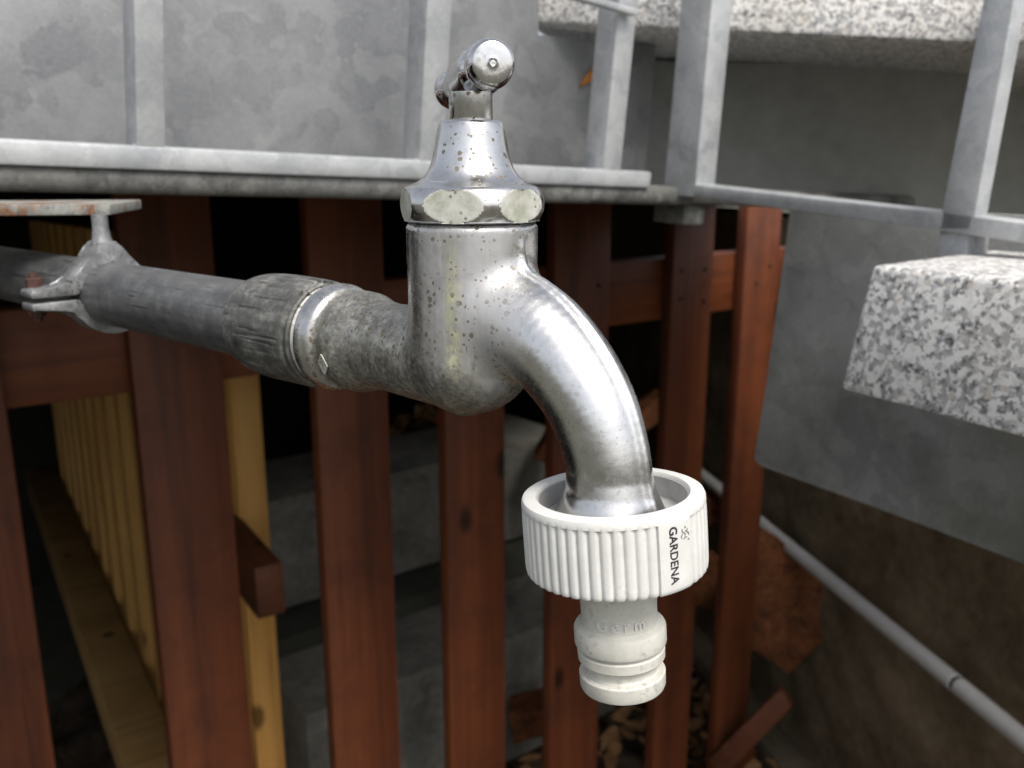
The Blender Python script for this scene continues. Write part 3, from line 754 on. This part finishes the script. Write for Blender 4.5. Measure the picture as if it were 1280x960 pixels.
# bonnet nut: barrel cut by a hexagon, its flats dull with limescale
APH = 13.35; PH0 = None
vdir = V(-TO[0], -TO[1], 0); vdir /= np.linalg.norm(vdir)
vloc = math.atan2(vdir[1], vdir[0])-TA                     # direction to the camera in the tap's frame
PH0 = vloc-rad(15)                                         # one flat faces 15 degrees left of the camera
def hexr(ph, r, t):
    if t > -2.9: return r
    k = (ph-PH0+math.pi/6) % (math.pi/3)-math.pi/6
    return min(r, APH/math.cos(k))
nutp = [(0, -9.15), (13.0, -9.15), (13.6, -8.95)]+[(14.55-1.15*((t+5.75)/3.1)**2*1.0, t) for t in np.linspace(-8.85, -2.75, 26)]+[(13.0, -2.35)]
nutp += smooth_profile([(12.6, -2.2), (10.6, -1.3), (8.9, .3), (8.0, 2.2), (7.4, 4.4), (6.9, 7.0), (6.45, 9.0), (6.1, 9.8), (5.4, 10.15), (4.2, 10.2)], 40)+[(0, 10.2)]
bm = lathe([(r*mm, t*mm) for r, t in nutp], 240, lambda ph, r, t: hexr(ph, r/mm, t/mm)*mm)
bmesh.ops.recalc_face_normals(bm, faces=bm.faces)
for f in bm.faces:
    c = f.calc_center_median(); rr = math.hypot(c.x, c.y)/mm; t = c.z/mm
    if -8.9 < t < -2.7:
        k = (math.atan2(c.y, c.x)-PH0+math.pi/6) % (math.pi/3)-math.pi/6
        if abs(rr*math.cos(k)-APH) < .06: f.material_index = 1
me = bpy.data.meshes.new('mesh'); bm.to_mesh(me); bm.free()
link('bonnet_nut', me, [M['chrome'], M['flat']], tap, 28)
bm = lathe([(r*mm, t*mm) for r, t in [(0, 10.0), (4.1, 10.0), (4.25, 10.4), (4.25, 15.4), (0, 15.4)]], 48)
link('stem', bm_mesh(bm), M['chrome'], tap, 35)
# T-handle: sliding bar with two domed ends and a barrel hub
TIN = Matrix.Rotation(-TA, 3, 'Z')
def tl(p): return np.array(TIN @ Vector(tuple(np.asarray(p)-TO)))
HZ = CAMZ+.0197
def at_z(x, y, z): r = ray(x, y); return CAM+r*((z-CAMZ)/r[2])
hf = at_z(611.5, 81, HZ); hb = at_z(567, 112, HZ)
hd = hb-hf; HL = float(np.linalg.norm(hd)); hd /= HL
ha = math.atan2(hd[1], hd[0])-TA
hl = tl(hf)
hprof = [(0, -4.1), (.55, -4.1), (.75, -4.3), (1.0, -4.05), (2.6, -3.95), (3.55, -3.75), (3.85, -3.45), (4.25, -2.6), (4.55, -1.3), (4.6, 0), (4.5, 1.3), (4.2, 2.5), (3.7, 3.6), (3.5, 4.2),
         (3.55, 5.0), (3.9, 6.2)]
L_ = HL/mm
hprof += [(4.55, 8.0), (4.9, 10.5), (5.05, L_*.42), (4.9, L_*.42+4), (4.5, L_*.42+7), (3.6, L_-6), (3.4, L_-4.6), (3.7, L_-3.4), (4.3, L_-1.8), (4.6, L_), (4.4, L_+1.6), (3.7, L_+3.2), (2.0, L_+4.1), (0, L_+4.3)]
hprof = smooth_profile(hprof, 150); hprof = [(max(r, 0)*mm, t*mm) for r, t in hprof]; hprof[0] = (0, hprof[0][1]); hprof[-1] = (0, hprof[-1][1])
bm = lathe(hprof, 64, axis='x')
o = link('handle', bm_mesh(bm), M['bright'], tap, 50); o.location = tuple(hl); o.rotation_euler = (0, 0, ha)
# maker's diamond stamp on the inlet
st_bm = bmesh.new()
def bar2(p, q, w_=.00022, hgt=.0003):
    p, q = np.array(p)*mm, np.array(q)*mm; d = q-p; d /= np.linalg.norm(d); n = V(-d[1], d[0])*w_
    prism_bm([(*(p-n), 0), (*(q-n), 0), (*(q+n), 0), (*(p+n), 0)], (0, 0, hgt), bm=st_bm)
for p, q in (((0, 2.4), (1.5, 0)), ((1.5, 0), (0, -2.4)), ((0, -2.4), (-1.5, 0)), ((-1.5, 0), (0, 2.4)), ((-.35, 1.0), (-.35, -1.0)), ((.45, .8), (.45, -1.2)), ((-.35, .05), (.45, -.1)), ((-.35, 1.0), (.3, 1.0))): bar2(p, q)
Rst = Matrix(((1, 0, 0), (0, 0, -1), (0, 1, 0))).to_4x4()          # plane x-z facing -y
o = link('maker_stamp', bm_mesh(st_bm), M['flat'], tap)
o.matrix_basis = Matrix.Translation((-.0362, 0, -.0381)) @ Matrix.Rotation(rad(14), 4, 'X') @ Matrix.Translation((0, -.01185, -.0008)) @ Matrix.Rotation(rad(-3), 4, 'Z') @ Rst @ Matrix.Rotation(rad(-8), 4, 'Z')

# ================================================================== water pipe with socket, clamp, rusty plate
pipe = thing('water_pipe', 'grey galvanised water pipe ending in a scored iron socket screwed to the tap', 'pipe', tuple(TO), TA)
ZP = -38.1
def pl_(prof, nm, m, n=72, par=pipe, rf=None):
    bm = lathe([(max(r, 0)*mm, t*mm) for r, t in prof], n, rf, axis='x'); o = link(nm, bm_mesh(bm), m, par, 40); o.location = (0, 0, ZP*mm); return o
pl_([(0, -900)]+[(10.3, -900)]+[(10.3, t) for t in range(-850, -80, 35)]+[(10.3, -75), (0, -75)], 'pipe_length', M['pipe'])
sk = smooth_profile([(10.2, -78.2), (11.2, -78.0), (12.3, -76.8), (13.1, -73.5), (13.45, -69), (13.5, -62), (13.4, -55), (13.3, -51.2), (13.1, -50.4)], 40)
SCORE = [(random.uniform(0, 2*math.pi), random.uniform(-75, -64), random.uniform(5, 14), random.uniform(.12, .32), random.uniform(-.004, .004)) for _ in range(46)]
def scored(ph, r, t):                                                # wrench scores running along the socket
    if r < 10*mm: return r
    d = 0
    for p0, ta, ln, dp, sk_ in SCORE:
        if ta < t/mm < ta+ln:
            e = (ph-p0-sk_*(t/mm-ta)+math.pi) % (2*math.pi)-math.pi
            d = max(d, dp*math.exp(-(e/.018)**2))
    return r-d*mm+.05*mm*math.sin(ph*5+t*300)
pl_([(0, -78.1)]+sk+[(12.3, -50.1), (12.3, -49.4), (12.85, -49.0), (12.95, -48.2), (12.6, -47.7), (0, -47.7)], 'socket', M['socket'], 360, rf=scored)
pl_([(0, -48.2)]+[(11.8, -47.9), (12.2, -47.4), (11.8, -46.8), (12.1, -46.3), (11.6, -45.7), (0, -45.7)], 'thread_seal', M['hemp'])
# pipe clamp in the plane across the pipe
CA = -168.0
clamp = thing('pipe_clamp', 'zinc two-part pipe clamp on a rod, holding the grey pipe', 'clamp', (0, 0, 0), 0)
clamp.location = tuple(TO+V(math.cos(TA), math.sin(TA), 0)*CA*mm+Zv*ZP*mm); clamp.rotation_euler = (0, 0, TA)
def strap(outline, wd, nm):
    """outline: closed (y,z) polygon in mm in the plane across the pipe"""
    bm = prism_bm([(-wd/2*mm, y*mm, z*mm) for y, z in outline], (wd*mm, 0, 0), .0006, 2)
    bmesh.ops.triangulate(bm, faces=[f for f in bm.faces if len(f.verts) > 4]); return link(nm, bm_mesh(bm), M['clamp'], clamp, 40)
ri, ro_ = 10.45, 13.0
arc = lambda r, a0, a1, n=16: [(r*math.cos(rad(a0+(a1-a0)*k/n)), r*math.sin(rad(a0+(a1-a0)*k/n))) for k in range(n+1)]
up_out = arc(ri, 3, 174)                                             # inner edge from right to left over the top
strap(up_out+[(-11.5, .7), (-25, .7), (-25.4, 2.0), (-25, 3.3), (-16, 3.4), (-13.6, 4.3), (-11.8, 6.2), (-9.6, 9.2), (-6.4, 12.2), (-4.0, 14.6), (-2.9, 17), (2.9, 17), (4.0, 14.6), (7.2, 11.4), (10.6, 7.9), (12.4, 4.6), (13.1, .4), (10.5, .4)], 9, 'upper_half')
lo_out = arc(ri, -174, -3)
strap([(-11.5, -.7)]+lo_out+[(10.5, -.4), (13.1, -.4)]+arc(ro_, -12, -154, 16)+[(-13.0, -4.6), (-15.2, -3.3), (-25, -3.3), (-25.4, -2.0), (-25, -.7)], 9, 'lower_half')
bm = lathe([(0, 16.0*mm), (3.6*mm, 16.1*mm), (2.9*mm, 18*mm), (2.5*mm, 21*mm), (2.5*mm, 25.4*mm), (0, 25.4*mm)], 24)
link('rod', bm_mesh(bm), M['clamp'], clamp, 40)
for yy in (-20.2,):
    for zz, sg in ((3.3, 1), (-3.3, -1)):
        bm = lathe([(0, 0), (2.6*mm, 0), (2.6*mm, 2.6*mm*sg), (2.2*mm, 2.9*mm*sg), (1.5*mm, 3.0*mm*sg), (1.5*mm, 4.4*mm*sg), (0, 4.4*mm*sg)], 6)
        o = link('bolt', bm_mesh(bm), M['rustbolt'], clamp); o.location = (-.006 if yy < 0 else 0, yy*mm, zz*mm)
# rusty flat plate the rod hangs from
rp0 = pd(138, 262, .300); rdir = V(-math.sin(rad(78)), -math.cos(rad(78)), .0); rb = V(-rdir[1], rdir[0], 0)
if rb[1] < 0: rb = -rb
rz = CAMZ-.0382+.0247
pa = V(rp0[0], rp0[1], rz)
o = prism('rusty_plate', [pa, pa+rdir*.16, pa+rdir*.16+rb*.055, pa+rb*.055], Zv*.0037, M['rust'], bev=.0005)
tag(o, 'flat zinc plate streaked with orange rust under the platform edge', 'plate')

# ================================================================== hose connector on the spout
lc = Vector((35.7*mm, 0, -57.6*mm)); hc = Matrix.Rotation(TA, 3, 'Z') @ lc
HC = V(TO[0]+hc.x, TO[1]+hc.y, TO[2]+hc.z)
down = V(.075, -.05, -1); down /= np.linalg.norm(down)
upv = Vector(tuple(-down)); fwd = Vector((-HC[0], -HC[1], 0)).normalized(); yv = -(fwd-upv*fwd.dot(upv)).normalized(); xv = yv.cross(upv)
q_ = Matrix((xv, yv, upv)).transposed().to_quaternion()
hose = thing('hose_connector', 'white plastic hose connector with ribbed collar screwed on the spout end', 'hose connector', tuple(HC), rot=q_)
# local frame: -y faces the camera, +x right, z up
NR = 52; N_PH = 52*16
def ribr(ph, r, t):
    t = t/mm; r = r/mm
    k = max(0, min(1, (-t-1.6)/.5)) if t < 0 else 0
    if r < 16.3 or k == 0: return r*mm
    al = math.degrees((ph+math.pi/2+math.pi) % (2*math.pi)-math.pi)     # 0 faces camera, + to the right
    if 27 < al < 51: return (r+.05)*mm
    u = (ph*NR/(2*math.pi)) % 1
    s = .62*(1-abs(2*((u+.1) % 1)-1)**3.0) if True else 0
    return (r-.68+s*1.05)*mm
cp = [(14.1, -5.6), (14.1, -.5), (14.4, 0), (16.3, 0), (16.85, -.25), (17.1, -.8), (17.15, -1.6), (17.15, -1.8), (17.15, -2.1), (17.2, -3), (17.25, -7), (17.25, -12.6), (17.2, -13.6), (17.15, -14.1), (16.9, -14.45), (16.25, -14.5), (10.5, -14.6)]
bm = lathe([(r*mm, t*mm) for r, t in cp], N_PH, ribr)
link('collar', bm_mesh(bm), M['plastic'], hose, 35)
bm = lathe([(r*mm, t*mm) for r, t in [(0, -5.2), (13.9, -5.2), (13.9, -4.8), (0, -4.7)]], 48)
link('washer_seat', bm_mesh(bm), M['sleeve'], hose, 35)  # seat's grey stands for the shade inside the collar rim
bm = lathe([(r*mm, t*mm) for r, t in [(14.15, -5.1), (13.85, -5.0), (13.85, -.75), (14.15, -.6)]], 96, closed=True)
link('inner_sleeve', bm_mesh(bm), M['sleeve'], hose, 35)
npf = [(0, -14), (11.2, -14.4)]+smooth_profile([(11.0, -14.6), (9.8, -15.6), (8.5, -17.2), (7.7, -19.2), (7.35, -21.5), (7.3, -24), (7.5, -25.6)], 24)
npf += [(7.9, -26.0), (8.6, -26.3), (8.85, -26.8), (8.85, -29.7), (8.7, -30.1), (7.9, -30.2), (7.7, -30.5), (7.9, -30.8), (8.3, -30.95), (8.45, -31.2), (8.4, -32.9), (8.2, -33.2),
        (7.0, -33.3), (6.85, -33.8), (6.9, -35.4), (7.1, -35.7), (8.1, -35.8), (8.35, -36.1), (8.3, -38.5), (8.05, -39.1), (7.5, -39.3), (5.0, -39.3), (4.9, -37), (0, -37)]
bm = lathe([(r*mm, t*mm) for r, t in npf], 96)
link('nipple', bm_mesh(bm), M['plastic_old'], hose, 30)
# lettering wrapped on the cylinders
def text_mesh(body, size, extrude, offset=0, space=1):
    cu = bpy.data.curves.new('text', 'FONT'); cu.body = body; cu.size = size; cu.extrude = extrude; cu.offset = offset; cu.space_character = space
    cu.align_x = 'CENTER'; cu.align_y = 'CENTER'; cu.resolution_u = 4
    o = bpy.data.objects.new('text', cu); COL.objects.link(o)
    me = bpy.data.meshes.new_from_object(o.evaluated_get(bpy.context.evaluated_depsgraph_get()))
    bpy.data.objects.remove(o); bpy.data.curves.remove(cu); return me
def wrap(me, R_, al0, t0, vertical, rfun=None):
    bm = bmesh.new(); bm.from_mesh(me); me.materials.clear()
    bmesh.ops.subdivide_edges(bm, edges=[e for e in bm.edges if e.calc_length() > .0006], cuts=1)
    for v_ in bm.verts:
        x, y, z = v_.co
        if vertical: al = al0+y/R_; t = t0-x
        else: al = al0+x/R_; t = t0+y
        r = (rfun(t) if rfun else R_)+z
        v_.co = Vector((r*math.sin(al), -r*math.cos(al), t))
    out = bpy.data.meshes.new('mesh'); bm.to_mesh(out); bm.free(); return out
me = text_mesh('GARDENA', .0024, .00005, .00004)
xs = [v_.co.x for v_ in me.vertices]; k = .0104/(max(xs)-min(xs))
for v_ in me.vertices: v_.co.x *= k
link('lettering', wrap(me, .01731, rad(36.5), -.00745, True), M['ink'], hose)
# worn remains of the printed emblem above the letters
bm = bmesh.new()
for (x, y, l, a) in ((0, .6, .9, 40), (.55, .1, .8, 100), (.15, -.45, .7, 160), (-.5, -.25, .8, 215), (-.55, .4, .6, 290), (0, 0, .5, 20), (.9, .7, .35, 60), (-.9, .1, .3, 10)):
    d = V(math.cos(rad(a)), math.sin(rad(a))); n = V(-d[1], d[0])*.13
    x, y, l = x*1.35, y*1.35, l*1.3; p0 = V(x, y)-d*l/2; p1 = V(x, y)+d*l/2; mid = (p0+p1)/2+n*1.6
    prism_bm([(*(q*mm), 0) for q in (p0-n*.5, mid-n, p1-n*.5, p1+n*.5, mid+n, p0+n*.5)], (0, 0, .00006), bm=bm)
me = bm_mesh(bm); link('emblem', wrap(me, .01731, rad(45.5), -.0043, True), M['ink_faded'], hose)
me = text_mesh('Germ', .0031, .00034, 0, 1.5)
link('raised_lettering', wrap(me, .0076, rad(3), -.0238, False, lambda t: float(np.interp(-t/mm, [q[1]*-1 for q in npf[2:30]], [q[0] for q in npf[2:30]]))*mm+.00002), M['plastic'], hose)
print('built', len(bpy.data.objects))
